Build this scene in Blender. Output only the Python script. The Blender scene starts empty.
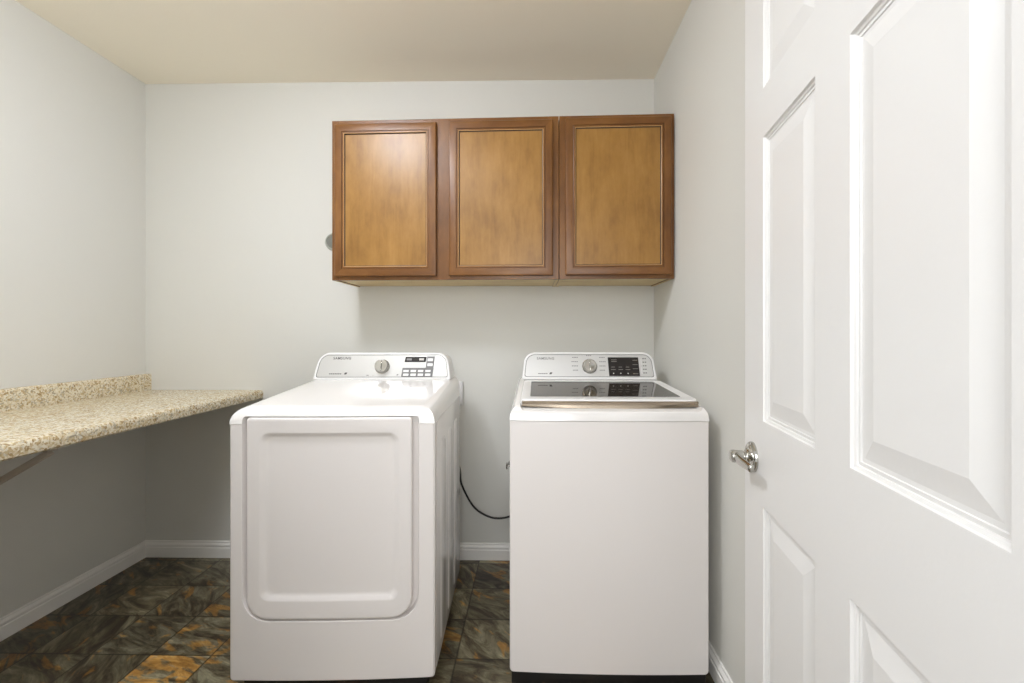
import bpy, bmesh, math, random
from mathutils import Vector, Matrix

SC = bpy.context.scene
COL = SC.collection
random.seed(7)

# ------------------------------------------------------------------ room dimensions (metres)
XL, XR = -2.132, 0.653          # left / right wall
YB, YF = 2.440, 0.290           # back wall / inner face of the front wall
ZC = 2.607                      # ceiling
FZ = 0.010                      # floor level
CAMZ = 1.237


# ------------------------------------------------------------------ material helpers
def srgb(r, g, b):
    def f(c):
        c /= 255.0
        return c / 12.92 if c <= 0.04045 else ((c + 0.055) / 1.055) ** 2.4
    return (f(r), f(g), f(b), 1.0)


def new_mat(name):
    m = bpy.data.materials.new(name)
    m.use_nodes = True
    nt = m.node_tree
    return m, nt, nt.nodes['Principled BSDF']


def setp(b, **kw):
    for k, v in kw.items():
        b.inputs[k].default_value = v


def plain(name, col, rough=0.5, metallic=0.0, spec=0.5, coat=0.0, bump=0.0, bscale=60.0, vary=0.0):
    m, nt, b = new_mat(name)
    setp(b, **{'Base Color': col, 'Roughness': rough, 'Metallic': metallic, 'Specular IOR Level': spec, 'Coat Weight': coat})
    tc = nt.nodes.new('ShaderNodeTexCoord')
    if bump > 0:
        n = nt.nodes.new('ShaderNodeTexNoise')
        n.inputs['Scale'].default_value = bscale
        n.inputs['Detail'].default_value = 3.0
        nt.links.new(tc.outputs['Object'], n.inputs['Vector'])
        bp = nt.nodes.new('ShaderNodeBump')
        bp.inputs['Strength'].default_value = bump
        bp.inputs['Distance'].default_value = 0.002
        nt.links.new(n.outputs['Fac'], bp.inputs['Height'])
        nt.links.new(bp.outputs['Normal'], b.inputs['Normal'])
    if vary > 0:
        n2 = nt.nodes.new('ShaderNodeTexNoise')
        n2.inputs['Scale'].default_value = 3.0
        nt.links.new(tc.outputs['Object'], n2.inputs['Vector'])
        hs = nt.nodes.new('ShaderNodeHueSaturation')
        hs.inputs['Color'].default_value = col
        mr = nt.nodes.new('ShaderNodeMapRange')
        mr.inputs['To Min'].default_value = 1.0 - vary
        mr.inputs['To Max'].default_value = 1.0 + vary
        nt.links.new(n2.outputs['Fac'], mr.inputs['Value'])
        nt.links.new(mr.outputs['Result'], hs.inputs['Value'])
        nt.links.new(hs.outputs['Color'], b.inputs['Base Color'])
    return m


def ramp(nt, stops):
    r = nt.nodes.new('ShaderNodeValToRGB')
    e = r.color_ramp.elements
    while len(e) < len(stops):
        e.new(0.5)
    for i, (p, c) in enumerate(stops):
        e[i].position = p
        e[i].color = c
    return r


def wood(name, dark, mid, light, vertical=True, rough=0.33):
    m, nt, b = new_mat(name)
    tc = nt.nodes.new('ShaderNodeTexCoord')
    mp = nt.nodes.new('ShaderNodeMapping')
    mp.inputs['Scale'].default_value = (38, 38, 4.0) if vertical else (4.0, 38, 38)
    nt.links.new(tc.outputs['Object'], mp.inputs['Vector'])
    n1 = nt.nodes.new('ShaderNodeTexNoise')
    n1.inputs['Scale'].default_value = 1.0
    n1.inputs['Detail'].default_value = 6.0
    n1.inputs['Distortion'].default_value = 1.2
    nt.links.new(mp.outputs['Vector'], n1.inputs['Vector'])
    mp2 = nt.nodes.new('ShaderNodeMapping')
    mp2.inputs['Scale'].default_value = (11, 11, 5) if vertical else (5, 11, 11)
    nt.links.new(tc.outputs['Object'], mp2.inputs['Vector'])
    n2 = nt.nodes.new('ShaderNodeTexNoise')
    n2.inputs['Scale'].default_value = 1.0
    n2.inputs['Detail'].default_value = 5.0
    n2.inputs['Roughness'].default_value = 0.62
    nt.links.new(mp2.outputs['Vector'], n2.inputs['Vector'])
    mx = nt.nodes.new('ShaderNodeMath')
    mx.operation = 'MULTIPLY_ADD'
    mx.inputs[1].default_value = 0.26
    nt.links.new(n1.outputs['Fac'], mx.inputs[0])
    m3 = nt.nodes.new('ShaderNodeMath')
    m3.operation = 'MULTIPLY'
    m3.inputs[1].default_value = 0.74
    nt.links.new(n2.outputs['Fac'], m3.inputs[0])
    nt.links.new(m3.outputs[0], mx.inputs[2])
    r = ramp(nt, [(0.28, dark), (0.50, mid), (0.72, light)])
    nt.links.new(mx.outputs[0], r.inputs['Fac'])
    nt.links.new(r.outputs['Color'], b.inputs['Base Color'])
    setp(b, Roughness=rough)
    b.inputs['Specular IOR Level'].default_value = 0.35
    b.inputs['Coat Weight'].default_value = 0.12
    b.inputs['Coat Roughness'].default_value = 0.38
    return m


def granite(name):
    m, nt, b = new_mat(name)
    tc = nt.nodes.new('ShaderNodeTexCoord')
    v = nt.nodes.new('ShaderNodeTexVoronoi')
    v.inputs['Scale'].default_value = 165.0
    v.inputs['Randomness'].default_value = 1.0
    wn = nt.nodes.new('ShaderNodeTexNoise')
    wn.inputs['Scale'].default_value = 60.0
    wn.inputs['Detail'].default_value = 4.0
    nt.links.new(tc.outputs['Object'], wn.inputs['Vector'])
    va = nt.nodes.new('ShaderNodeVectorMath')
    va.operation = 'MULTIPLY_ADD'
    va.inputs[1].default_value = (0.02, 0.02, 0.02)
    nt.links.new(wn.outputs['Color'], va.inputs[0])
    nt.links.new(tc.outputs['Object'], va.inputs[2])
    nt.links.new(va.outputs['Vector'], v.inputs['Vector'])
    sep = nt.nodes.new('ShaderNodeSeparateColor')
    nt.links.new(v.outputs['Color'], sep.inputs['Color'])
    n = nt.nodes.new('ShaderNodeTexNoise')
    n.inputs['Scale'].default_value = 22.0
    n.inputs['Detail'].default_value = 3.0
    nt.links.new(tc.outputs['Object'], n.inputs['Vector'])
    ma = nt.nodes.new('ShaderNodeMath')
    ma.operation = 'MULTIPLY_ADD'
    ma.inputs[1].default_value = 0.75
    mb = nt.nodes.new('ShaderNodeMath')
    mb.operation = 'MULTIPLY'
    mb.inputs[1].default_value = 0.5
    nt.links.new(n.outputs['Fac'], mb.inputs[0])
    nt.links.new(sep.outputs['Red'], ma.inputs[0])
    nt.links.new(mb.outputs[0], ma.inputs[2])
    r = ramp(nt, [(0.20, srgb(140, 114, 76)), (0.34, srgb(182, 158, 116)), (0.48, srgb(206, 190, 156)),
                  (0.66, srgb(218, 207, 180)), (0.86, srgb(228, 221, 202)), (0.95, srgb(166, 156, 134))])
    nt.links.new(ma.outputs[0], r.inputs['Fac'])
    nt.links.new(r.outputs['Color'], b.inputs['Base Color'])
    setp(b, Roughness=0.22)
    return m


def slate_floor(name):
    m, nt, b = new_mat(name)
    N, L = nt.nodes.new, nt.links.new
    tc = N('ShaderNodeTexCoord')
    mp = N('ShaderNodeMapping')
    T = 0.2335
    mp.inputs['Scale'].default_value = (1 / T, 1 / T, 1)
    mp.inputs['Location'].default_value = (0.289 / T, -1.690 / T, 0)
    L(tc.outputs['Object'], mp.inputs['Vector'])
    fl = N('ShaderNodeVectorMath'); fl.operation = 'FLOOR'
    L(mp.outputs['Vector'], fl.inputs[0])
    fr = N('ShaderNodeVectorMath'); fr.operation = 'FRACTION'
    L(mp.outputs['Vector'], fr.inputs[0])
    wn = N('ShaderNodeTexWhiteNoise'); wn.noise_dimensions = '3D'
    L(fl.outputs['Vector'], wn.inputs['Vector'])
    # each tile shows another cut of stone: own offset and own direction of cleavage
    off = N('ShaderNodeVectorMath'); off.operation = 'MULTIPLY_ADD'
    off.inputs[1].default_value = (37, 53, 29)
    L(wn.outputs['Color'], off.inputs[0])
    L(tc.outputs['Object'], off.inputs[2])
    rot = N('ShaderNodeVectorRotate'); rot.rotation_type = 'Z_AXIS'
    ang = N('ShaderNodeMapRange')
    ang.inputs['To Min'].default_value = 0.1
    ang.inputs['To Max'].default_value = 1.25
    L(wn.outputs['Value'], ang.inputs['Value'])
    L(ang.outputs['Result'], rot.inputs['Angle'])
    L(off.outputs['Vector'], rot.inputs['Vector'])
    st = N('ShaderNodeMapping')
    st.inputs['Scale'].default_value = (6.0, 17.0, 4)
    L(rot.outputs['Vector'], st.inputs['Vector'])
    n1 = N('ShaderNodeTexNoise')
    n1.inputs['Scale'].default_value = 1.0
    n1.inputs['Detail'].default_value = 7.0
    n1.inputs['Roughness'].default_value = 0.68
    n1.inputs['Distortion'].default_value = 0.9
    L(st.outputs['Vector'], n1.inputs['Vector'])
    st2 = N('ShaderNodeMapping')
    st2.inputs['Scale'].default_value = (6.5, 17.0, 4)
    st2.inputs['Location'].default_value = (5, 9, 2)
    L(rot.outputs['Vector'], st2.inputs['Vector'])
    n2 = N('ShaderNodeTexNoise')
    n2.inputs['Scale'].default_value = 1.0
    n2.inputs['Detail'].default_value = 6.0
    n2.inputs['Roughness'].default_value = 0.55
    n2.inputs['Distortion'].default_value = 0.9
    L(st2.outputs['Vector'], n2.inputs['Vector'])
    base = ramp(nt, [(0.30, srgb(26, 20, 13)), (0.42, srgb(58, 48, 33)), (0.52, srgb(90, 83, 63)),
                     (0.62, srgb(116, 111, 90)), (0.74, srgb(156, 145, 112))])
    L(n1.outputs['Fac'], base.inputs['Fac'])
    rust = ramp(nt, [(0.25, srgb(70, 48, 20)), (0.5, srgb(138, 98, 42)), (0.72, srgb(186, 146, 76))])
    L(n1.outputs['Fac'], rust.inputs['Fac'])
    # more rust on some tiles
    sepw = N('ShaderNodeSeparateColor')
    L(wn.outputs['Color'], sepw.inputs['Color'])
    thr = N('ShaderNodeMapRange')
    thr.inputs['To Min'].default_value = -0.07
    thr.inputs['To Max'].default_value = 0.07
    L(sepw.outputs['Green'], thr.inputs['Value'])
    ad = N('ShaderNodeMath'); ad.operation = 'ADD'
    L(n2.outputs['Fac'], ad.inputs[0]); L(thr.outputs['Result'], ad.inputs[1])
    msk = ramp(nt, [(0.555, (0, 0, 0, 1)), (0.615, (0.85, 0.85, 0.85, 1))])
    L(ad.outputs[0], msk.inputs['Fac'])
    mix = N('ShaderNodeMix'); mix.data_type = 'RGBA'
    L(msk.outputs['Color'], mix.inputs['Factor'])
    L(base.outputs['Color'], mix.inputs['A']); L(rust.outputs['Color'], mix.inputs['B'])
    # dark veins
    vein = N('ShaderNodeTexNoise')
    vein.inputs['Scale'].default_value = 1.7
    vein.inputs['Detail'].default_value = 5.0
    vein.inputs['Distortion'].default_value = 2.2
    L(st.outputs['Vector'], vein.inputs['Vector'])
    vr = ramp(nt, [(0.40, (0.18, 0.16, 0.13, 1)), (0.5, (1, 1, 1, 1))])
    L(vein.outputs['Fac'], vr.inputs['Fac'])
    mul = N('ShaderNodeMix'); mul.data_type = 'RGBA'; mul.blend_type = 'MULTIPLY'
    mul.inputs['Factor'].default_value = 0.18
    L(mix.outputs['Result'], mul.inputs['A']); L(vr.outputs['Color'], mul.inputs['B'])
    tone = N('ShaderNodeMapRange')
    tone.inputs['To Min'].default_value = 0.85
    tone.inputs['To Max'].default_value = 2.0
    L(sepw.outputs['Blue'], tone.inputs['Value'])
    tv = N('ShaderNodeVectorMath'); tv.operation = 'SCALE'
    L(mul.outputs['Result'], tv.inputs[0]); L(tone.outputs['Result'], tv.inputs['Scale'])
    # joint lines between tiles
    sx = N('ShaderNodeSeparateXYZ'); L(fr.outputs['Vector'], sx.inputs['Vector'])
    def edge(sock):
        a = N('ShaderNodeMath'); a.operation = 'SUBTRACT'; a.inputs[1].default_value = 0.5
        L(sock, a.inputs[0])
        c = N('ShaderNodeMath'); c.operation = 'ABSOLUTE'; L(a.outputs[0], c.inputs[0])
        return c.outputs[0]
    mxn = N('ShaderNodeMath'); mxn.operation = 'MAXIMUM'
    L(edge(sx.outputs['X']), mxn.inputs[0]); L(edge(sx.outputs['Y']), mxn.inputs[1])
    gr = ramp(nt, [(0.482, (1, 1, 1, 1)), (0.490, (0.35, 0.33, 0.3, 1))])
    L(mxn.outputs[0], gr.inputs['Fac'])
    mg = N('ShaderNodeMix'); mg.data_type = 'RGBA'; mg.blend_type = 'MULTIPLY'
    mg.inputs['Factor'].default_value = 1.0
    L(tv.outputs['Vector'], mg.inputs['A']); L(gr.outputs['Color'], mg.inputs['B'])
    L(mg.outputs['Result'], b.inputs['Base Color'])
    bp = N('ShaderNodeBump')
    bp.inputs['Strength'].default_value = 0.35
    bp.inputs['Distance'].default_value = 0.004
    L(n1.outputs['Fac'], bp.inputs['Height'])
    L(bp.outputs['Normal'], b.inputs['Normal'])
    setp(b, Roughness=0.34)
    return m


def glow(name, col, strength):
    m, nt, b = new_mat(name)
    setp(b, **{'Base Color': (0.9, 0.9, 0.88, 1), 'Emission Color': col, 'Emission Strength': strength, 'Roughness': 0.4})
    return m


WALL = plain('wall_paint', srgb(218, 217, 211), 0.62, spec=0.3, bump=0.12, bscale=140)
CEIL = plain('ceiling_paint', srgb(249, 242, 226), 0.8, spec=0.2, bump=0.25, bscale=110)
TRIM = plain('trim_paint', srgb(244, 242, 238), 0.35)
DOORP = plain('door_paint', srgb(228, 227, 225), 0.36, bump=0.10, bscale=90)
WHITE = plain('white_enamel', srgb(229, 226, 223), 0.16, coat=0.3)
WHITEF = plain('white_enamel_front', srgb(229, 224, 221), 0.34)
WPLAS = plain('white_plastic', srgb(234, 233, 232), 0.28)
SILV = plain('silver_face', srgb(214, 213, 211), 0.28, metallic=0.55)
CHROME = plain('chrome', srgb(190, 188, 182), 0.12, metallic=1.0)
BRUSH = plain('satin_metal', srgb(168, 155, 138), 0.22, metallic=1.0)
GROOVE = plain('dark_gap_rubber', srgb(96, 94, 92), 0.6)  # dark line edging the console face plate
GREYB = plain('grey_print', srgb(120, 119, 118), 0.45)
DARKB = plain('display_black', srgb(38, 34, 32), 0.2)
LEGEND = plain('pale_print', srgb(196, 192, 186), 0.5)
INK = plain('grey_ink', srgb(84, 82, 80), 0.5)
GLASS = plain('smoked_glass', srgb(52, 46, 40), 0.03, spec=0.22)
DIAL = plain('dial_chrome', srgb(176, 173, 166), 0.13, metallic=1.0)
BLACK = plain('black_base', srgb(24, 22, 22), 0.5)
CORDM = plain('black_cord', srgb(20, 18, 18), 0.45)
STEEL = plain('bracket_paint', srgb(170, 159, 146), 0.45)
PLATE = plain('cover_plate_grey', srgb(176, 178, 168), 0.4)
PLATED = plain('cover_plate_hole', srgb(120, 122, 114), 0.5)
W_V = wood('maple_stain_vertical', srgb(92, 57, 25), srgb(116, 75, 35), srgb(136, 93, 47))
W_H = wood('maple_stain_horizontal', srgb(92, 57, 25), srgb(116, 75, 35), srgb(136, 93, 47), vertical=False)
W_P = wood('maple_stain_panel', srgb(122, 86, 38), srgb(150, 109, 52), srgb(168, 126, 66))
W_RAW = wood('raw_maple_underside', srgb(196, 170, 118), srgb(214, 190, 140), srgb(226, 206, 160), vertical=False, rough=0.5)
GLAZE = plain('dark_glaze', srgb(62, 38, 20), 0.4)
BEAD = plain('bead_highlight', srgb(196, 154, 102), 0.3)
STONE = granite('speckled_laminate')
FLOORM = slate_floor('slate_vinyl')
GLOW = glow('lamp_glass', (0.935, 0.98, 1.07, 1), 60.0)


GLOW2 = glow('fill_light_lens', (0.935, 0.98, 1.07, 1), 70.0)  # emitter of the added fill light near the doorway


# ------------------------------------------------------------------ mesh helpers
def link_mesh(name, bm, mats, parent=None, smooth=True, angle=35):
    bmesh.ops.recalc_face_normals(bm, faces=bm.faces)
    me = bpy.data.meshes.new(name)
    bm.to_mesh(me)
    bm.free()
    for m in (mats if isinstance(mats, (list, tuple)) else [mats]):
        me.materials.append(m)
    if smooth:
        for p in me.polygons:
            p.use_smooth = True
        me.set_sharp_from_angle(angle=math.radians(angle))
    o = bpy.data.objects.new(name, me)
    COL.objects.link(o)
    if parent is not None:
        o.parent = parent
    return o


def empty(name, loc=(0, 0, 0), rz=0.0):
    o = bpy.data.objects.new(name, None)
    COL.objects.link(o)
    o.location = loc
    o.rotation_euler = (0, 0, rz)
    o.empty_display_size = 0.1
    return o


def tag(o, label, cat, group=None):
    o['label'] = label
    o['category'] = cat
    if group:
        o['group'] = group
    return o


def structure(o):
    o['kind'] = 'structure'
    return o


def add_box(bm, x0, x1, y0, y1, z0, z1, bevel=0.0, seg=2, mat=0):
    vs = [bm.verts.new((x, y, z)) for x in (x0, x1) for y in (y0, y1) for z in (z0, z1)]
    idx = [(0, 1, 3, 2), (4, 6, 7, 5), (0, 4, 5, 1), (2, 3, 7, 6), (0, 2, 6, 4), (1, 5, 7, 3)]
    fs = [bm.faces.new([vs[i] for i in f]) for f in idx]
    for f in fs:
        f.material_index = mat
    if bevel > 0:
        es = list({e for f in fs for e in f.edges})
        r = bmesh.ops.bevel(bm, geom=es, offset=bevel, segments=seg, profile=0.5, affect='EDGES')
        for f in r['faces']:
            f.material_index = mat
    return vs


def add_hexa(bm, p, bevel=0.0, seg=2, mat=0):
    """p: 4 bottom corners then 4 top corners, same order."""
    vs = [bm.verts.new(q) for q in p]
    idx = [(0, 1, 2, 3), (4, 5, 6, 7), (0, 1, 5, 4), (1, 2, 6, 5), (2, 3, 7, 6), (3, 0, 4, 7)]
    fs = [bm.faces.new([vs[i] for i in f]) for f in idx]
    for f in fs:
        f.material_index = mat
    if bevel > 0:
        es = list({e for f in fs for e in f.edges})
        r = bmesh.ops.bevel(bm, geom=es, offset=bevel, segments=seg, profile=0.5, affect='EDGES')
        for f in r['faces']:
            f.material_index = mat
    return vs


def rrect(x0, x1, z0, z1, rad, n=7):
    """Rounded rectangle, counter-clockwise from the lower left; rad = (bl, br, tr, tl)."""
    if not isinstance(rad, (tuple, list)):
        rad = (rad,) * 4
    pts = []
    cs = [(x0, z0, 1, 1, 180), (x1, z0, -1, 1, 270), (x1, z1, -1, -1, 0), (x0, z1, 1, -1, 90)]
    for (cx, cz, sx, sz, a0), r in zip(cs, rad):
        ox, oz = cx + sx * r, cz + sz * r
        for i in range(n):
            a = math.radians(a0 + 90 * i / (n - 1))
            pts.append((ox + r * math.cos(a), oz + r * math.sin(a)))
    return pts


def loft(bm, loops, cap_first=False, cap_last=True, mats=None):
    rings = [[bm.verts.new(p) for p in lp] for lp in loops]
    n = len(rings[0])
    for k in range(len(rings) - 1):
        a, c = rings[k], rings[k + 1]
        for i in range(n):
            j = (i + 1) % n
            f = bm.faces.new((a[i], a[j], c[j], c[i]))
            if mats:
                f.material_index = mats[k]
    if cap_first:
        f = bm.faces.new(rings[0])
        if mats:
            f.material_index = mats[0]
    if cap_last:
        f = bm.faces.new(rings[-1])
        if mats:
            f.material_index = mats[-1]
    return rings


def lathe(bm, prof, axis_m=Matrix.Identity(4), n=32, cap=True):
    """prof: (radius, height) along +Z, then moved by axis_m."""
    loops = []
    for r, h in prof:
        loops.append([axis_m @ Vector((r * math.cos(2 * math.pi * i / n), r * math.sin(2 * math.pi * i / n), h)) for i in range(n)])
    loft(bm, loops, cap_first=cap, cap_last=cap)


def tube(bm, pts, rad, n=10):
    pts = [Vector(p) for p in pts]
    loops = []
    for i, p in enumerate(pts):
        d = (pts[min(i + 1, len(pts) - 1)] - pts[max(i - 1, 0)]).normalized()
        up = Vector((0, 0, 1)) if abs(d.z) < 0.9 else Vector((0, 1, 0))
        u = d.cross(up).normalized()
        v = u.cross(d).normalized()
        r = rad[i] if isinstance(rad, (list, tuple)) else rad
        if isinstance(r, tuple):
            ru, rv = r
        else:
            ru = rv = r
        loops.append([p + u * ru * math.cos(2 * math.pi * k / n) + v * rv * math.sin(2 * math.pi * k / n) for k in range(n)])
    loft(bm, loops, cap_first=True, cap_last=True)


def smooth_path(ctrl, n=8):
    out = []
    c = [Vector(p) for p in ctrl]
    for i in range(len(c) - 1):
        p0, p1, p2, p3 = c[max(i - 1, 0)], c[i], c[i + 1], c[min(i + 2, len(c) - 1)]
        for k in range(n):
            t = k / n
            out.append(0.5 * ((2 * p1) + (p2 - p0) * t + (2 * p0 - 5 * p1 + 4 * p2 - p3) * t * t + (3 * p1 - p0 - 3 * p2 + p3) * t ** 3))
    out.append(c[-1])
    return out


def cut_x(bm, half, n=14):
    for i in range(1, n):
        x = -half + 2 * half * i / n
        g = list(bm.verts) + list(bm.edges) + list(bm.faces)
        bmesh.ops.bisect_plane(bm, geom=g, plane_co=(x, 0, 0), plane_no=(1, 0, 0), dist=1e-6)


def bow(bm, half, amount):
    """Bulge the front outwards a little (appliance fronts are gently curved)."""
    cut_x(bm, half)
    for v in bm.verts:
        v.co.y -= amount * max(0.0, 1 - (v.co.x / half) ** 2)


def carve(o, bm, angle=35):
    """Cut the closed shape bm (same local space) out of the mesh object o."""
    bmesh.ops.recalc_face_normals(bm, faces=bm.faces)
    me = bpy.data.meshes.new('cutter')
    bm.to_mesh(me)
    bm.free()
    c = bpy.data.objects.new('cutter', me)
    COL.objects.link(c)
    c.parent = o.parent
    md = o.modifiers.new('cut', 'BOOLEAN')
    md.operation = 'DIFFERENCE'
    md.solver = 'EXACT'
    md.object = c
    bpy.context.view_layer.update()
    dg = bpy.context.evaluated_depsgraph_get()
    new = bpy.data.meshes.new_from_object(o.evaluated_get(dg))
    o.modifiers.clear()
    o.data = new
    bpy.data.objects.remove(c)
    for p in new.polygons:
        p.use_smooth = True
    new.set_sharp_from_angle(angle=math.radians(angle))


def text_mesh(body, size, frame, name, mat, parent, spacing=1.0):
    """Raised lettering placed with the 4x4 matrix frame (text lies in its XY plane, centred)."""
    cu = bpy.data.curves.new(name, 'FONT')
    cu.body = body
    cu.size = size
    cu.align_x = 'CENTER'
    cu.align_y = 'CENTER'
    cu.space_character = spacing
    cu.extrude = 0.0003
    cu.offset = size * 0.018
    tmp = bpy.data.objects.new('tmp_text', cu)
    COL.objects.link(tmp)
    bpy.context.view_layer.update()
    me = bpy.data.meshes.new_from_object(tmp)
    bpy.data.objects.remove(tmp)
    me.transform(frame)
    me.materials.clear()
    me.materials.append(mat)
    me.name = name
    o = bpy.data.objects.new(name, me)
    COL.objects.link(o)
    o.parent = parent
    return o


# ------------------------------------------------------------------ the room shell
def slab(name, x0, x1, y0, y1, z0, z1, mat):
    bm = bmesh.new()
    add_box(bm, x0, x1, y0, y1, z0, z1)
    return structure(link_mesh(name, bm, mat, smooth=False))


TH = 0.11
slab('floor', XL - TH, XR + TH, YF - TH - 1.2, YB + TH, -0.1, FZ, FLOORM)
slab('ceiling', XL - TH, XR + TH, YF - TH, YB + TH, ZC, ZC + 0.1, CEIL)
slab('wall_back', XL - TH, XR + TH, YB, YB + TH, 0.0, ZC, WALL)
slab('wall_left', XL - TH, XL, YF - TH, YB, 0.0, ZC, WALL)
slab('wall_right', XR, XR + TH, YF - TH, YB, 0.0, ZC, WALL)

# front wall with the doorway the photograph is taken through
DX0, DX1, DZ = -0.480, 0.432, 2.160
bm = bmesh.new()
add_box(bm, XL, DX0, YF - TH, YF, 0, ZC)
add_box(bm, DX1, XR, YF - TH, YF, 0, ZC)
add_box(bm, DX0, DX1, YF - TH, YF, DZ, ZC)
structure(link_mesh('wall_front', bm, WALL, smooth=False))
bm = bmesh.new()
add_box(bm, DX0, DX0 + 0.018, YF - TH - 0.006, YF + 0.006, 0, DZ, 0.002)
add_box(bm, DX1 - 0.018, DX1, YF - TH - 0.006, YF + 0.006, 0, DZ, 0.002)
add_box(bm, DX0 + 0.018, DX1 - 0.018, YF - TH - 0.006, YF + 0.006, DZ - 0.018, DZ, 0.002)
structure(link_mesh('trim_1', bm, TRIM))

# baseboards: profile (distance from the wall, height), mitred into the corners
PROF = [(0.0, 0.0), (0.0155, 0.0), (0.0155, 0.056), (0.0125, 0.060), (0.0135, 0.064), (0.0135, 0.072), (0.0105, 0.078),
        (0.0070, 0.083), (0.0075, 0.087), (0.0060, 0.092), (0.0, 0.092)]


def baseboard(name, a, b, nrm, m0, m1):
    """a, b: ends on the wall line; nrm: into the room; m0/m1: mitre (+1 shortens with distance)."""
    a, b, nrm = Vector(a), Vector(b), Vector(nrm)
    d = (b - a).normalized()
    bm = bmesh.new()
    loops = []
    for p, s, m in ((a, 1, m0), (b, -1, m1)):
        loops.append([p + nrm * t + d * s * m * t + Vector((0, 0, FZ + z * 0.95)) for t, z in PROF])
    loft(bm, loops, cap_first=True, cap_last=True)
    return structure(link_mesh(name, bm, TRIM, angle=25))


baseboard('baseboard_left', (XL, YF, 0), (XL, YB, 0), (1, 0, 0), 0, 1)
baseboard('baseboard_back', (XL, YB, 0), (XR, YB, 0), (0, -1, 0), 1, 1)
baseboard('baseboard_right', (XR, YB, 0), (XR, YF, 0), (-1, 0, 0), 1, 0)

# ------------------------------------------------------------------ the six-panel door, standing open
DE = Vector((0.5547, 1.187, 0.0))                       # latch edge of the visible face
DU = Vector((-0.1406, -0.990, 0.0)).normalized()        # towards the hinge
DN = Vector((-DU.y, DU.x, 0.0))                         # into the thickness (away from the camera side)
if DN.x < 0:
    DN = -DN
W_DOOR, H0, H1, T_DOOR = 0.878, 0.020, 2.140, 0.035


def dp(s, z, t=0.0):
    return DE + DU * s + DN * t + Vector((0, 0, z))


S_CUT = [0.0, 0.1286, 0.3825, 0.4945, 0.7666, W_DOOR]
Z_CUT = [H0, 0.235, 0.831, 1.031, 1.694, 1.807, 2.028, H1]
bm = bmesh.new()
STEP = [(0.0, 0.0), (0.0015, 0.0045), (0.0060, 0.0060), (0.0070, 0.0085), (0.0125, 0.0080), (0.0135, 0.0100), (0.020, 0.0100), (0.053, 0.0030)]
for face_t, sign in ((0.0, 1), (T_DOOR, -1)):
    for i in range(5):
        for k in range(7):
            s0, s1, z0, z1 = S_CUT[i], S_CUT[i + 1], Z_CUT[k], Z_CUT[k + 1]
            if i in (1, 3) and k in (1, 3, 5):
                loops = []
                for off, dep in STEP:
                    off = min(off, (z1 - z0) * 0.42)
                    loops.append([dp(s, z, face_t + sign * dep) for s, z in
                                  ((s0 + off, z0 + off), (s1 - off, z0 + off), (s1 - off, z1 - off), (s0 + off, z1 - off))])
                loft(bm, loops, cap_last=True)
            else:
                bm.faces.new([bm.verts.new(dp(s, z, face_t)) for s, z in ((s0, z0), (s1, z0), (s1, z1), (s0, z1))])
for s in (0.0, W_DOOR):
    for k in range(7):
        bm.faces.new([bm.verts.new(dp(s, z, t)) for z, t in ((Z_CUT[k], 0), (Z_CUT[k + 1], 0), (Z_CUT[k + 1], T_DOOR), (Z_CUT[k], T_DOOR))])
for z in (H0, H1):
    for i in range(5):
        bm.faces.new([bm.verts.new(dp(s, z, t)) for s, t in ((S_CUT[i], 0), (S_CUT[i + 1], 0), (S_CUT[i + 1], T_DOOR), (S_CUT[i], T_DOOR))])
bmesh.ops.remove_doubles(bm, verts=bm.verts, dist=1e-5)
door = structure(link_mesh('door_1', bm, DOORP, smooth=True, angle=7))

# chrome lever handle
kc = dp(0.062, 0.930)
Zax = -DN
Xax = DU
Yax = Zax.cross(Xax).normalized()
KM = Matrix((Xax, Yax, Zax)).transposed().to_4x4()
KM.translation = kc


def kp(u, v, w):
    return KM @ Vector((u, v, w))


bm = bmesh.new()
lathe(bm, [(0.0372, 0.0), (0.0372, 0.004), (0.0360, 0.007), (0.032, 0.009), (0.0315, 0.0105), (0.025, 0.0125), (0.0190, 0.015), (0.0175, 0.017)], KM, 40)
handle = link_mesh('door_handle', bm, CHROME, door)
bm = bmesh.new()
lathe(bm, [(0.0150, 0.015), (0.0135, 0.018), (0.0135, 0.022), (0.0150, 0.025), (0.0150, 0.040), (0.0158, 0.046), (0.0150, 0.051), (0.0110, 0.054), (0.004, 0.0555)], KM, 32)
sgn = 1 if KM.to_3x3().col[1].z > 0 else -1
path = smooth_path([(0.0, 0, 0.040), (0.025, 0.000 * sgn, 0.042), (0.055, -0.001 * sgn, 0.040), (0.080, -0.002, 0.036), (0.096, -0.004 * sgn, 0.033)], 6)
nn = len(path)
tube(bm, [kp(*p) for p in path], [(0.0075, 0.0125 - 0.003 * i / nn) for i in range(nn - 2)] + [(0.006, 0.008), (0.003, 0.004)], 16)
link_mesh('lever', bm, CHROME, handle)
for z in (0.25, 1.02, 1.80):
    bm = bmesh.new()
    M = Matrix.Translation(dp(W_DOOR + 0.004, z, -0.006))
    lathe(bm, [(0.007, -0.045), (0.007, 0.045)], M, 14)
    link_mesh('hinge', bm, BRUSH, door)

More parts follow.
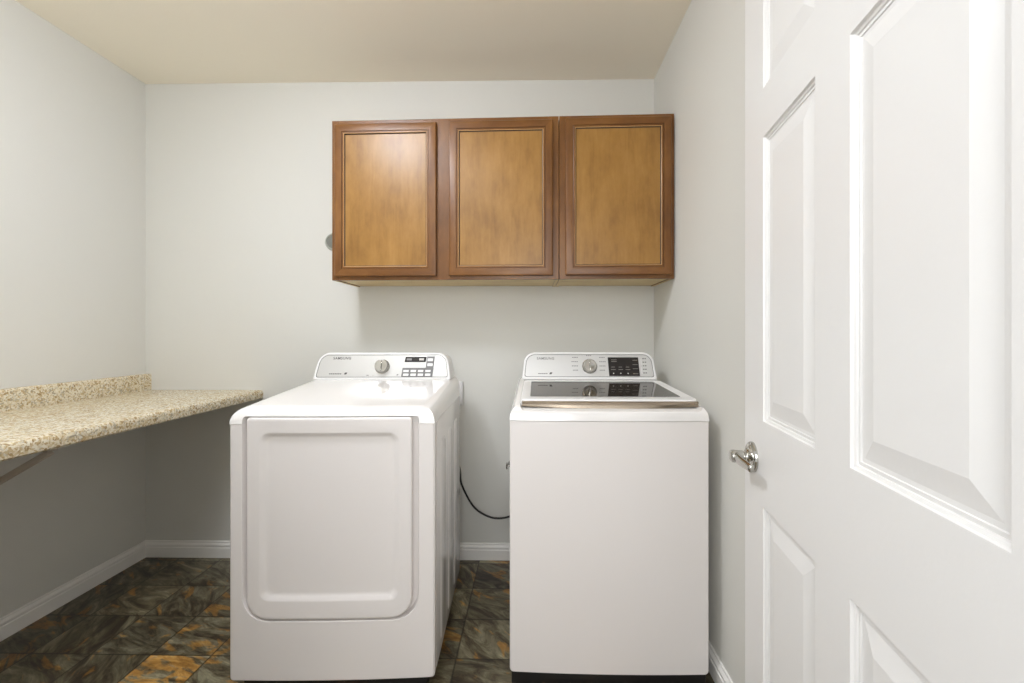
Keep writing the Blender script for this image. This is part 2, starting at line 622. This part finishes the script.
# ------------------------------------------------------------------ countertop along the left wall
CX = -1.478
bm = bmesh.new()
prof = [(XL + 0.001, 0.878), (CX - 0.006, 0.878), (CX, 0.884), (CX + 0.001, 0.905), (CX, 0.916), (CX - 0.005, 0.9225), (CX - 0.014, 0.925), (XL + 0.001, 0.925)]
loft(bm, [[(x, y, z) for x, z in prof] for y in (YF + 0.012, YB - 0.001)], True, True)
counter = link_mesh('countertop', bm, STONE)
tag(counter, 'beige speckled laminate countertop fixed along the plain left wall', 'countertop')
bm = bmesh.new()
bprof = [(XL + 0.001, 0.9245), (XL + 0.034, 0.9245), (XL + 0.034, 1.003), (XL + 0.031, 1.010), (XL + 0.025, 1.013), (XL + 0.001, 1.013)]
loft(bm, [[(x, y, z) for x, z in bprof] for y in (YF + 0.012, YB - 0.001)], True, True)
link_mesh('backsplash', bm, STONE, counter)

# angled steel bracket below it
br = empty('shelf_bracket', (XL, 1.378, 0.45))
tag(br, 'painted steel angle bracket propping up the speckled countertop from the left wall', 'bracket')
bm = bmesh.new(); add_box(bm, 0.001, 0.009, -0.016, 0.016, 0.0, 0.427, 0.0015)
link_mesh('wall_arm', bm, STEEL, br)
bm = bmesh.new(); add_box(bm, 0.009, 0.635, -0.016, 0.016, 0.419, 0.427, 0.0015)
link_mesh('shelf_arm', bm, STEEL, br)
bm = bmesh.new()
add_hexa(bm, [(0.006, -0.011, 0.050), (0.006, 0.011, 0.050), (0.630, 0.011, 0.408), (0.630, -0.011, 0.408),
              (0.006, -0.011, 0.069), (0.006, 0.011, 0.069), (0.618, 0.011, 0.420), (0.618, -0.011, 0.420)], 0.002)
link_mesh('brace', bm, STEEL, br)

# ------------------------------------------------------------------ wall cabinets
A = Vector((-0.958, 2.130, 0.0))                         # front left corner of the run (face-frame plane)
B = Vector((0.650, 2.085, 0.0))
CU = (B - A).normalized()
CN = Vector((CU.y, -CU.x, 0.0))                          # towards the room
CLEN = (B - A).length
ZB0, ZT0 = 1.488, 2.248


def cp(s, z, t=0.0):
    """s along the run, t in front of the face-frame."""
    p = A + CU * s + CN * t
    return Vector((p.x, p.y, z))


def back(s):
    p = A + CU * s
    return Vector((p.x, YB - 0.001, 0))


def plan_prism(bm, s0, s1, z0, z1, tf, mat=0):
    a, b_ = cp(s0, 0, tf), cp(s1, 0, tf)
    c, d = back(s1), back(s0)
    low = [(p.x, p.y, z0) for p in (a, b_, c, d)]
    top = [(p.x, p.y, z1) for p in (a, b_, c, d)]
    add_hexa(bm, low + top, 0.0, 1, mat)


def fbox(bm, s0, s1, z0, z1, t0, t1, bev=0.0008, mat=0):
    add_hexa(bm, [cp(s0, z0, t0), cp(s1, z0, t0), cp(s1, z0, t1), cp(s0, z0, t1),
                  cp(s0, z1, t0), cp(s1, z1, t0), cp(s1, z1, t1), cp(s0, z1, t1)], bev, 1, mat)


def cabinet(name, label, s0, s1, stiles, doors):
    root = empty(name, (0, 0, 0))
    root.location = cp((s0 + s1) / 2, ZB0)
    inv = Matrix.Translation(-root.location)

    def put(nm, bm, mats, par=None, angle=30):
        if par is None:
            bm.transform(inv)
            return link_mesh(nm, bm, mats, root, angle=angle)
        bm.transform(inv)
        return link_mesh(nm, bm, mats, par, angle=angle)
    tag(root, label, 'cabinet', None)
    bm = bmesh.new()
    plan_prism(bm, s0, s0 + 0.015, ZB0, ZT0, -0.018)
    plan_prism(bm, s1 - 0.015, s1, ZB0, ZT0, -0.018)
    plan_prism(bm, s0 + 0.015, s1 - 0.015, ZT0 - 0.015, ZT0, -0.018)
    bm.normal_update()
    bmesh.ops.recalc_face_normals(bm, faces=bm.faces)
    for f in bm.faces:
        if f.normal.z < -0.9:
            f.material_index = 1
    put('carcass', bm, [W_V, W_RAW])
    bm = bmesh.new()
    plan_prism(bm, s0 + 0.015, s1 - 0.015, ZB0 + 0.004, ZB0 + 0.018, -0.018)
    put('bottom_panel', bm, W_RAW)
    bm = bmesh.new()
    for a, b_ in stiles:
        fbox(bm, a, b_, ZB0, ZT0, -0.018, 0.0, mat=0)
    for z0, z1 in ((ZB0, ZB0 + 0.040), (ZT0 - 0.040, ZT0)):
        for (a0, a1), (b0, b1) in zip(stiles[:-1], stiles[1:]):
            fbox(bm, a1, b0, z0, z1, -0.0178, -0.0002, mat=1)
    put('face_frame', bm, [W_V, W_H])
    for d0, d1, z0, z1 in doors:
        bm = bmesh.new()
        T = 0.0195
        offs = [(0.0, 0.0012), (0.0, T - 0.004), (0.0025, T - 0.001), (0.006, T), (0.0345, T), (0.0357, T - 0.0028),
                (0.0390, T - 0.0012), (0.0440, T - 0.0012), (0.0462, T - 0.0026), (0.0478, T - 0.0075), (0.050, T - 0.0085)]
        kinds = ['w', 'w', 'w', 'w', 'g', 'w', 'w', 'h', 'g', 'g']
        rings = []
        for o, t in offs:
            rings.append([bm.verts.new(cp(s, z, t)) for s, z in
                          ((d0 + o, z0 + o), (d1 - o, z0 + o), (d1 - o, z1 - o), (d0 + o, z1 - o))])
        for k in range(len(offs) - 1):
            for i in range(4):
                j = (i + 1) % 4
                f = bm.faces.new((rings[k][i], rings[k][j], rings[k + 1][j], rings[k + 1][i]))
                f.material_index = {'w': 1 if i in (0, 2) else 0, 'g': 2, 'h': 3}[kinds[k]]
        bm.faces.new(rings[0])
        dr = put('cabinet_door', bm, [W_V, W_H, GLAZE, BEAD], angle=20)
        bm = bmesh.new()
        o = 0.0495
        fbox(bm, d0 + o, d1 - o, z0 + o, z1 - o, 0.0015, T - 0.0088, 0.0)
        put('door_panel', bm, W_P, dr)
    return root


SJ = 1.080
cabinet('wall_cabinet', 'wide brown maple wall cabinet with two doors, the one hung away from the right wall', 0.0, SJ - 0.0015,
        [(0.0, 0.035), (0.480, 0.572), (SJ - 0.050, SJ - 0.0015)],
        [(0.020, 0.505, 1.505, 2.225), (0.566, 1.051, 1.505, 2.227)])
cabinet('wall_cabinet', 'narrow brown maple wall cabinet with a single door, touching the right wall', SJ + 0.0015, CLEN,
        [(SJ + 0.0015, SJ + 0.052), (CLEN - 0.036, CLEN)],
        [(1.109, 1.593, 1.505, 2.231)])


# ------------------------------------------------------------------ control console shared by both machines
def console(root, zb, zt, yb_, yt_, yback, hw_b, hw_t, spec):
    """Rounded, backward-leaning control console; spec adds the fittings on its face."""
    def fp(u, v, out=0.0):
        """u across (-1..1 of half width), v 0..1 up the face, out = proud of the face."""
        hw = hw_b + (hw_t - hw_b) * v
        lean = Vector((0, yt_ - yb_, zt - zb))
        nrm = Vector((0, -lean.z, lean.y)).normalized()
        return Vector((u * hw, yb_, zb)) + lean * v + nrm * out

    def mp_(x, v, out=0.0):
        lean = Vector((0, yt_ - yb_, zt - zb))
        nrm = Vector((0, -lean.z, lean.y)).normalized()
        return Vector((x, yb_, zb)) + lean * v + nrm * out
    H = Vector((0, yt_ - yb_, zt - zb)).length

    def outline(inset, out, rb, rt):
        pts = rrect(-hw_b + inset, hw_b - inset, inset, H - inset, (rb, rb, rt, rt), 9)
        res = []
        for x, z in pts:
            v = z / H
            sc_ = 1 - (1 - hw_t / hw_b) * v
            res.append(mp_(x * sc_, v, out))
        return res

    bm = bmesh.new()
    front = outline(0.0, -0.006, 0.008, 0.050)
    loops = []
    backl = [Vector((p.x, yback, p.z - 0.004 * (p.z - zb) / (zt - zb))) for p in front]
    loops.append(backl)
    loops.append(front)
    loops.append(outline(0.0025, -0.0015, 0.008, 0.048))
    loops.append(outline(0.007, 0.0, 0.009, 0.044))
    loops.append(outline(0.0105, 0.0, 0.010, 0.041))
    loops.append(outline(0.0125, -0.003, 0.010, 0.039))
    loft(bm, loops, True, True)
    con = link_mesh('console', bm, WPLAS, root, angle=40)
    bm = bmesh.new()
    loft(bm, [outline(0.0118, -0.0032, 0.010, 0.039), outline(0.0132, -0.0022, 0.010, 0.038), outline(0.0138, -0.0012, 0.010, 0.038)],
         False, True)
    link_mesh('face_plate', bm, [SILV], con, angle=40)
    bm = bmesh.new()
    r1 = outline(0.0118, -0.0008, 0.010, 0.039)
    r2 = outline(0.0140, -0.0008, 0.010, 0.037)
    loft(bm, [r1, r2], False, False)
    link_mesh('gasket', bm, GROOVE, con)

    def patch(bm, x0, x1, v0, v1, out=0.0002, thick=0.0012, skew=0.0, mat=0, bev=0.0):
        p = []
        for o in (out - 0.0015, out + thick):
            p += [mp_(x0, v0, o), mp_(x1, v0, o), mp_(x1 + skew, v1, o), mp_(x0 + skew, v1, o)]
        add_hexa(bm, p, bev, 2, mat)
    spec(con, mp_, patch, H)
    return con


def dial(con, mp_, x, v, r):
    c = mp_(x, v, 0.0)
    n = (mp_(x, v, 1.0) - c).normalized()
    q = Vector((0, 0, 1)).rotation_difference(n).to_matrix().to_4x4()
    q.translation = c
    bm = bmesh.new()
    lathe(bm, [(r * 1.10, -0.001), (r * 1.10, 0.003), (r * 1.02, 0.005), (r, 0.008), (r * 0.97, 0.022), (r * 0.90, 0.026), (r * 0.80, 0.0262), (r * 0.4, 0.0250), (r * 0.05, 0.0245)], q, 44)
    d = link_mesh('dial', bm, DIAL, con)
    bm = bmesh.new()
    w, l = r * 0.13, r * 0.80
    p = [q @ Vector(t) for t in ((-w, -l, 0.020), (w, -l, 0.020), (w, l, 0.020), (-w, l, 0.020), (-w * 0.6, -l, 0.031), (w * 0.6, -l, 0.031), (w * 0.6, l, 0.031), (-w * 0.6, l, 0.031))]
    add_hexa(bm, p, 0.001, 2)
    link_mesh('grip', bm, DIAL, d)


def lettering(con, mp_, body, x, v, size, mat, spacing=1.0):
    c = mp_(x, v, -0.0010)
    ux = Vector((1, 0, 0))
    uy = (mp_(x, v + 0.01) - mp_(x, v)).normalized()
    uz = ux.cross(uy)
    M = Matrix((ux, uy, uz)).transposed().to_4x4()
    M.translation = c
    return text_mesh(body, size, M, 'lettering', mat, con, spacing)


# ------------------------------------------------------------------ the dryer
HW = 0.343
dryer = empty('clothes_dryer', (-0.6765, 1.507, 0.0), 0.040)
tag(dryer, 'white front-loading clothes dryer with a big square door, beside the countertop', 'dryer')
DZB, DZS, DD = 0.067, 0.931, 0.705

bm = bmesh.new()
add_box(bm, -HW, HW, 0.048, DD, DZB, DZS - 0.002, 0.004, 2)
body = link_mesh('body', bm, WHITE, dryer)
# pressed ribs on the visible side panel
for y0, y1 in ((0.120, 0.235), (0.300, 0.415), (0.480, 0.595)):
    for (za, zb_) in ((0.10, 0.845),):
        bm = bmesh.new()
        lo = rrect(y0, y1, za, zb_, 0.03, 6)
        li = rrect(y0 + 0.010, y1 - 0.010, za + 0.010, zb_ - 0.010, 0.022, 6)
        loft(bm, [[(HW - 0.0005, y, z) for y, z in lo], [(HW + 0.0035, y, z) for y, z in li]], False, True)
        link_mesh('side_rib', bm, WHITE, body)

# front panel with the sunk door opening
bm = bmesh.new()
P = lambda pts, y: [(x, y, z) for x, z in pts]
OX0, OX1, OZ0, OZ1 = -0.300, 0.290, 0.269, 0.960
out0 = rrect(-HW, HW, DZB, DZS, (0.012, 0.012, 0.003, 0.003), 8)
out1 = rrect(-HW + 0.005, HW - 0.005, DZB + 0.005, DZS - 0.001, (0.010, 0.010, 0.003, 0.003), 8)
loft(bm, [P(out0, 0.048), P(out0, 0.005), P(out1, 0.0)], True, True)
bow(bm, HW, 0.008)
dfront = link_mesh('front_panel', bm, WHITEF, dryer, angle=30)


def door_pocket():
    c = bmesh.new()
    k0 = rrect(OX0 - 0.003, OX1 + 0.003, OZ0 - 0.003, 0.957, (0.088, 0.088, 0.012, 0.012), 8)
    k1 = rrect(OX0, OX1, OZ0, 0.956, (0.085, 0.085, 0.010, 0.010), 8)
    k2 = rrect(OX0 + 0.009, OX1 - 0.008, OZ0 + 0.002, 0.9555, (0.078, 0.078, 0.008, 0.008), 8)
    loft(c, [P(k0, -0.06), P(k0, -0.002), P(k1, 0.001), P(k2, 0.030)], True, True)
    bow(c, HW, 0.008)
    return c


carve(dfront, door_pocket(), 30)
# door
bm = bmesh.new()
dx0, dx1, dz0, dz1 = OX0 + 0.014, OX1 - 0.023, OZ0 + 0.005, 0.9525
R = (0.070, 0.070, 0.012, 0.012)
ins = lambda i, r: rrect(dx0 + i, dx1 - i, dz0 + i, dz1 - i, r, 10)
Q = lambda a, b, c, d, r: rrect(dx0 + a, dx1 - b, dz0 + c, dz1 - d, r, 10)
loft(bm, [P(ins(0.002, R), 0.0295), P(ins(0.0, R), 0.004), P(ins(0.002, R), 0.0005), P(ins(0.006, (0.064, 0.064, 0.010, 0.010)), -0.001),
          P(ins(0.012, (0.058, 0.058, 0.008, 0.008)), -0.001), P(Q(0.042, 0.038, 0.060, 0.049, 0.036), -0.001), P(Q(0.048, 0.044, 0.066, 0.053, 0.032), -0.0005),
          P(Q(0.060, 0.056, 0.077, 0.060, 0.026), 0.0055), P(Q(0.070, 0.066, 0.085, 0.066, 0.022), 0.0075), P(Q(0.076, 0.072, 0.090, 0.071, 0.020), 0.0075)], True, True)
bow(bm, HW, 0.008)
link_mesh('door', bm, WHITEF, dryer, angle=50)


def top_cover(root, zs, zf, zbk, depth, name, mat, rad=0.042, front_over=0.002):
    bm = bmesh.new()
    x = HW + 0.0006
    y0, y1 = -front_over, depth
    p = [(-x, y0, zs), (x, y0, zs), (x, y1, zs), (-x, y1, zs), (-x + 0.006, y0 + 0.008, zf), (x - 0.006, y0 + 0.008, zf), (x - 0.006, y1, zbk), (-x + 0.006, y1, zbk)]
    vs = [bm.verts.new(q) for q in p]
    for f in [(0, 1, 2, 3), (4, 5, 6, 7), (0, 1, 5, 4), (1, 2, 6, 5), (2, 3, 7, 6), (3, 0, 4, 7)]:
        bm.faces.new([vs[i] for i in f])
    es = [e for e in bm.edges if all(v in (vs[4], vs[5], vs[6], vs[7]) for v in e.verts) and not all(v in (vs[6], vs[7]) for v in e.verts)]
    bmesh.ops.bevel(bm, geom=es, offset=rad, segments=8, profile=0.55, affect='EDGES', clamp_overlap=True)
    bow(bm, HW + 0.002, 0.008)
    return link_mesh(name, bm, mat, root, angle=40)


carve(top_cover(dryer, DZS, 0.984, 1.030, DD - 0.005, 'top_cover', WHITE, 0.049, 0.001), door_pocket(), 40)
bm = bmesh.new()
add_box(bm, -HW + 0.03, HW - 0.03, 0.03, DD - 0.05, FZ, DZB + 0.01, 0.004)
link_mesh('base', bm, BLACK, dryer)


def dryer_face(con, mp_, patch, H):
    lettering(con, mp_, 'SAMSUNG', -0.192, 0.78, 0.0165, INK, 1.15)
    def mark(x0, x1, v0, v1, n=1, m=INK, skew=0.0):
        bm = bmesh.new()
        st = (x1 - x0) / n
        for i in range(n):
            patch(bm, x0 + i * st, x0 + (i + (1.0 if n == 1 else 0.72)) * st, v0, v1, -0.0012, 0.0004, skew)
        link_mesh('printed_mark', bm, m, con, smooth=False)
    mark(-0.244, -0.186, 0.200, 0.235, 7)
    mark(-0.176, -0.165, 0.195, 0.265, 1, INK, 0.004)
    mark(-0.072, -0.062, 0.150, 0.175, 1, GREYB)
    mark(-0.046, -0.038, 0.150, 0.170, 1, LEGEND)
    mark(0.066, 0.072, 0.16, 0.195, 1, INK, 0.003)
    mark(0.245, 0.275, 0.22, 0.245, 4, LEGEND)
    bm = bmesh.new()
    patch(bm, 0.099, 0.197, 0.640, 0.830, -0.0010, 0.0012, 0.004)
    ds = link_mesh('display', bm, DARKB, con, smooth=False)
    for x0, x1, m in ((0.108, 0.132, GREYB), (0.167, 0.189, LEGEND)):
        bm = bmesh.new()
        patch(bm, x0, x1, 0.70, 0.775, 0.0001, 0.0006)
        link_mesh('readout', bm, m, ds, smooth=False)
    bm = bmesh.new()
    patch(bm, 0.088, 0.232, 0.10, 0.43, -0.0010, 0.0010, 0.004)
    patch(bm, 0.199, 0.235, 0.43, 0.845, -0.0010, 0.0010, 0.004)
    link_mesh('button_panel', bm, GREYB, con, smooth=False)
    for row, v0 in ((0, 0.135), (1, 0.275)):
        for k in range(4):
            bm = bmesh.new()
            x0 = 0.096 + k * 0.0338
            patch(bm, x0, x0 + 0.025, v0, v0 + (0.085 if row == 0 else 0.075), -0.0004, 0.0016, 0.001, 0, 0.0004)
            link_mesh('button', bm, WPLAS, con)
    for v0 in (0.49, 0.67):
        bm = bmesh.new()
        patch(bm, 0.2055, 0.2305, v0, v0 + 0.10, -0.0004, 0.0016, 0.001, 0, 0.0004)
        link_mesh('button', bm, WPLAS, con)
    mark(0.098, 0.190, 0.53, 0.555, 9, LEGEND)
    dial(con, mp_, -0.002, 0.47, 0.031)


console(dryer, 1.021, 1.146, 0.560, 0.600, 0.700, 0.318, 0.298, dryer_face)

# ------------------------------------------------------------------ the washer
washer = empty('washing_machine', (0.2622, 1.558, 0.0), -0.005)
tag(washer, 'white top-loading washing machine with a dark glass lid, beside the right wall', 'washing machine')
WZB, WZS, WD = 0.060, 0.934, 0.700
bm = bmesh.new()
add_box(bm, -HW, HW, 0.028, WD, WZB, WZS - 0.002, 0.004, 2)
link_mesh('body', bm, WHITE, washer)
bm = bmesh.new()
o0 = rrect(-HW, HW, WZB, WZS - 0.001, (0.014, 0.014, 0.003, 0.003), 8)
o1 = rrect(-HW + 0.004, HW - 0.004, WZB + 0.004, WZS - 0.002, (0.011, 0.011, 0.003, 0.003), 8)
loft(bm, [P(o0, 0.030), P(o0, 0.005), P(o1, 0.0)], True, True)
bow(bm, HW, 0.008)
link_mesh('front_panel', bm, WHITEF, washer, angle=30)
bm = bmesh.new()
add_box(bm, -HW + 0.005, HW - 0.005, 0.012, WD - 0.05, FZ, WZB + 0.01, 0.006)
link_mesh('base', bm, BLACK, washer)
wtop = top_cover(washer, WZS, 0.986, 1.023, WD - 0.005, 'top_cover', WHITE, 0.038, 0.001)
c = bmesh.new()                                          # finger scoop under the front of the lid
k0 = rrect(-0.312, 0.331, 0.9620, 1.2, (0.022, 0.022, 0.001, 0.001), 8)
k1 = rrect(-0.308, 0.329, 0.9660, 1.2, (0.020, 0.020, 0.001, 0.001), 8)
k2 = rrect(-0.308, 0.329, 0.9720, 1.2, (0.020, 0.020, 0.001, 0.001), 8)
loft(c, [P(k0, -0.06), P(k0, 0.000), P(k1, 0.008), P(k2, 0.066)], True, True)
bow(c, HW, 0.008)
carve(wtop, c, 40)

# lid: white rim, glass inset and a metal grip along the front edge
LZ0, LZ1 = 0.999, 1.016
LXA, LXB, LY0, LY1 = -0.306, 0.326, 0.052, 0.545
slope = lambda y: LZ0 + (LZ1 - LZ0) * (y - LY0) / (LY1 - LY0)
bm = bmesh.new()


def lid_loop(i, dz, r):
    return [(x, y, slope(y) + dz) for x, y in rrect(LXA + i, LXB - i, LY0 + i, LY1 - i, r, 7)]


def glass_loop(g, dz, r=0.010):
    return [(x, y, slope(y) + dz) for x, y in rrect(-0.273 - g, 0.285 + g, 0.118 - g, 0.516 + g, r, 7)]


loft(bm, [lid_loop(0.004, -0.026, 0.02), lid_loop(0.0, -0.018, 0.022), lid_loop(0.0, -0.004, 0.022), lid_loop(0.003, 0.0, 0.02), glass_loop(0.002, 0.0), glass_loop(0.0, -0.0015)], True, True)
lid = link_mesh('lid', bm, WPLAS, washer, angle=40)
bm = bmesh.new()
loft(bm, [glass_loop(0.0, -0.003), glass_loop(-0.0005, -0.0004), glass_loop(-0.002, 0.0004)], False, True)
link_mesh('glass_panel', bm, GLASS, lid, angle=20)
bm = bmesh.new()
sec = []
for i in range(25):
    f = -1 + 2 * i / 24
    x = 0.0105 + f * 0.3115
    sag = 0.010 * (1 - f * f)
    yy = LY0 - 0.012 - 0.005 * (1 - f * f)
    zt_, zb_ = 0.9945, 0.9765 - sag
    sec.append([(x, yy + 0.022, zt_), (x, yy + 0.003, zt_), (x, yy, zt_ - 0.004), (x, yy + 0.004, (zt_ + zb_) / 2), (x, yy + 0.001, zb_ + 0.003), (x, yy + 0.004, zb_), (x, yy + 0.022, zb_)])
loft(bm, sec, True, True)
link_mesh('handle', bm, BRUSH, lid, angle=35)


def washer_face(con, mp_, patch, H):
    lettering(con, mp_, 'SAMSUNG', -0.205, 0.76, 0.0165, GREYB, 1.15)
    def mark(x0, x1, v0, v1, n=1, m=INK, skew=0.0):
        bm = bmesh.new()
        st = (x1 - x0) / n
        for i in range(n):
            patch(bm, x0 + i * st, x0 + (i + (1.0 if n == 1 else 0.72)) * st, v0, v1, -0.0012, 0.0004, skew)
        link_mesh('printed_mark', bm, m, con, smooth=False)
    mark(-0.240, -0.194, 0.195, 0.225, 5)
    mark(-0.188, -0.177, 0.185, 0.255, 1, INK, 0.004)
    for r, w in enumerate((0.026, 0.030, 0.032, 0.028)):
        v = 0.32 + r * 0.155
        mark(-0.050 - w, -0.050, v, v + 0.030, 4, GREYB)
        mark(0.050, 0.050 + w, v, v + 0.030, 4, GREYB)
    mark(-0.012, 0.014, 0.855, 0.880, 3, GREYB)
    for r in range(5):
        mark(0.254, 0.274, 0.22 + r * 0.130, 0.26 + r * 0.130, 2, GREYB)
    bm = bmesh.new()
    patch(bm, 0.094, 0.238, 0.125, 0.805, -0.0010, 0.0014, -0.004)
    ds = link_mesh('display', bm, DARKB, con, smooth=False)
    dim = plain('dim_print', srgb(128, 123, 116), 0.5)

    def read(x0, x1, v0, v1, m=dim):
        bm = bmesh.new()
        patch(bm, x0, x1, v0, v1, 0.0003, 0.0006)
        link_mesh('readout', bm, m, ds, smooth=False)
    for k in range(3):
        x0 = 0.104 + k * 0.034
        read(x0, x0 + 0.022, 0.35, 0.367)
        read(x0 + 0.002, x0 + 0.018, 0.44, 0.457)
        read(x0 + 0.008, x0 + 0.013, 0.20, 0.24, LEGEND)
    for v in (0.20, 0.38, 0.53, 0.69):
        read(0.206, 0.230, v, v + 0.016)
    for v in (0.64, 0.70):
        read(0.106, 0.132, v, v + 0.018)
    for k in range(2):
        bm = bmesh.new()
        patch(bm, 0.246, 0.249, 0.20 + 0.34 * k, 0.44 + 0.30 * k, -0.0010, 0.0010, 0, 0, 0.0002)
        link_mesh('button', bm, WPLAS, con)
    dial(con, mp_, 0.003, 0.47, 0.032)


console(washer, 1.019, 1.146, 0.560, 0.598, 0.695, 0.318, 0.304, washer_face)

# ------------------------------------------------------------------ small things on the back wall
out = empty('wall_outlet', (-0.445, YB, 0.911))
tag(out, 'white outlet box on the back wall, peeking out behind the dryer', 'outlet')
bm = bmesh.new(); add_box(bm, -0.066, 0.066, -0.020, -0.0005, -0.065, 0.065, 0.004, 3)
link_mesh('cover_plate', bm, WPLAS, out)
bm = bmesh.new(); lathe(bm, [(0.026, 0.0), (0.026, 0.004), (0.022, 0.005)], Matrix.Translation((0, -0.019, 0)) @ Matrix.Rotation(math.pi / 2, 4, 'X'), 28)
link_mesh('socket', bm, BLACK, out)

bm = bmesh.new()
tube(bm, smooth_path([(-0.46, 2.31, 0.80), (-0.41, 2.36, 0.62), (-0.388, 2.38, 0.515), (-0.378, 2.385, 0.430), (-0.318, 2.392, 0.315), (-0.245, 2.395, 0.262),
                      (-0.170, 2.395, 0.250), (-0.090, 2.395, 0.275), (0.0, 2.395, 0.34), (0.06, 2.40, 0.43), (0.09, 2.425, 0.455), (0.095, 2.4395, 0.456)], 8), 0.0052, 10)
cord = link_mesh('power_cord', bm, CORDM)
tag(cord, 'thin black power cord drooping along the back wall between the two machines', 'cord')

val = empty('water_valve', (-0.112, YB, 0.530))
tag(val, 'small chrome water valve on the back wall at the edge of the washing machine', 'valve')
bm = bmesh.new()
lathe(bm, [(0.022, 0.0), (0.021, 0.003), (0.010, 0.006), (0.009, 0.038), (0.013, 0.040), (0.013, 0.058), (0.004, 0.060)], Matrix.Translation((0, -0.0005, 0)) @ Matrix.Rotation(math.pi / 2, 4, 'X'), 24)
link_mesh('valve_body', bm, CHROME, val)
bm = bmesh.new()
lathe(bm, [(0.004, 0.0), (0.004, 0.014), (0.017, 0.015), (0.019, 0.018), (0.017, 0.022), (0.003, 0.023)], Matrix.Translation((-0.008, -0.049, 0)) @ Matrix.Rotation(-math.pi / 2, 4, 'Y'), 20)
link_mesh('valve_knob', bm, CHROME, val)

cov = empty('round_cover_plate', (-1.087, YB, 1.734))  # round wall plate of unknown purpose
tag(cov, 'small round grey cover plate on the back wall, half hidden by the two-door cabinet', 'cover plate')
RX = Matrix.Translation((0, -0.0005, 0)) @ Matrix.Rotation(math.pi / 2, 4, 'X')
bm = bmesh.new()
lathe(bm, [(0.047, 0.0), (0.0475, 0.005), (0.045, 0.009), (0.040, 0.010), (0.037, 0.006), (0.036, 0.0045)], RX, 40)
link_mesh('rim', bm, PLATE, cov)
bm = bmesh.new()
lathe(bm, [(0.0358, 0.003), (0.0355, 0.0058), (0.010, 0.0065), (0.002, 0.0065)], RX, 40)
link_mesh('cover_disc', bm, PLATED, cov)

# ------------------------------------------------------------------ flush ceiling lamp (above the frame) and its light
LAMP = Vector((-0.98, 1.08, ZC))
lamp = empty('ceiling_light', LAMP)
tag(lamp, 'round white glass dome light mounted flush in the middle of the ceiling', 'ceiling light')
bm = bmesh.new(); lathe(bm, [(0.185, -0.0005), (0.185, -0.016), (0.178, -0.022), (0.02, -0.022)], n=48)
link_mesh('lamp_base', bm, BRUSH, lamp)
bm = bmesh.new()
lathe(bm, [(0.170, -0.0225)] + [(0.170 * math.cos(math.radians(d)), -0.036 - 0.075 * math.sin(math.radians(d))) for d in range(0, 90, 8)] + [(0.002, -0.111)], n=48)
link_mesh('lamp_dome', bm, GLOW, lamp)

RL = Vector((-0.60, 0.46, ZC))  # unseen fill light, added to brighten the fronts of the machines
rec = empty('added_fill_light', RL)
tag(rec, 'small round unseen fill light added in the ceiling near the doorway', 'ceiling light')
bm = bmesh.new(); lathe(bm, [(0.105, -0.0005), (0.105, -0.006), (0.098, -0.009), (0.084, -0.009), (0.082, -0.004)], n=40)
link_mesh('trim_ring', bm, TRIM, rec)
bm = bmesh.new(); lathe(bm, [(0.0815, -0.0045), (0.060, -0.0065), (0.002, -0.0075)], n=40)
link_mesh('lens', bm, GLOW2, rec)

# light of the hall behind the camera, falling in through the doorway
hd = bpy.data.lights.new('hall_light', 'AREA')
hd.shape = 'RECTANGLE'
hd.size, hd.size_y = 0.8, 0.9
hd.energy = 16.0
hd.color = (0.975, 0.99, 1.0)
ho = bpy.data.objects.new('hall_light', hd)
ho.location = (-0.18, -0.90, 1.62)
ho.rotation_euler = (Vector((-0.35, 1.6, 0.5)) - ho.location).to_track_quat('-Z', 'Y').to_euler()
COL.objects.link(ho)

w = bpy.data.worlds.new('world')
SC.world = w
w.use_nodes = True
bg = w.node_tree.nodes['Background']
bg.inputs['Color'].default_value = (0.98, 0.99, 1.0, 1)
bg.inputs['Strength'].default_value = 0.9

# ------------------------------------------------------------------ camera
cd = bpy.data.cameras.new('camera')
cd.sensor_fit = 'HORIZONTAL'
cd.sensor_width = 36.0
cd.lens = 450.0 / 1024 * 36.0
cd.shift_x = -13.1 / 1024
cd.shift_y = -8.5 / 1024
cd.clip_start = 0.02
co = bpy.data.objects.new('camera', cd)
co.location = (0, 0, CAMZ)
co.rotation_euler = (math.radians(90), 0, math.radians(1.0))
COL.objects.link(co)
SC.camera = co

SC.view_settings.view_transform = 'Standard'
SC.view_settings.look = 'None'
SC.view_settings.gamma = 1.0
SC.view_settings.use_curve_mapping = False
SC.view_settings.exposure = 0.24
SC.cycles.max_bounces = 10
SC.cycles.diffuse_bounces = 6
SC.cycles.use_denoising = True
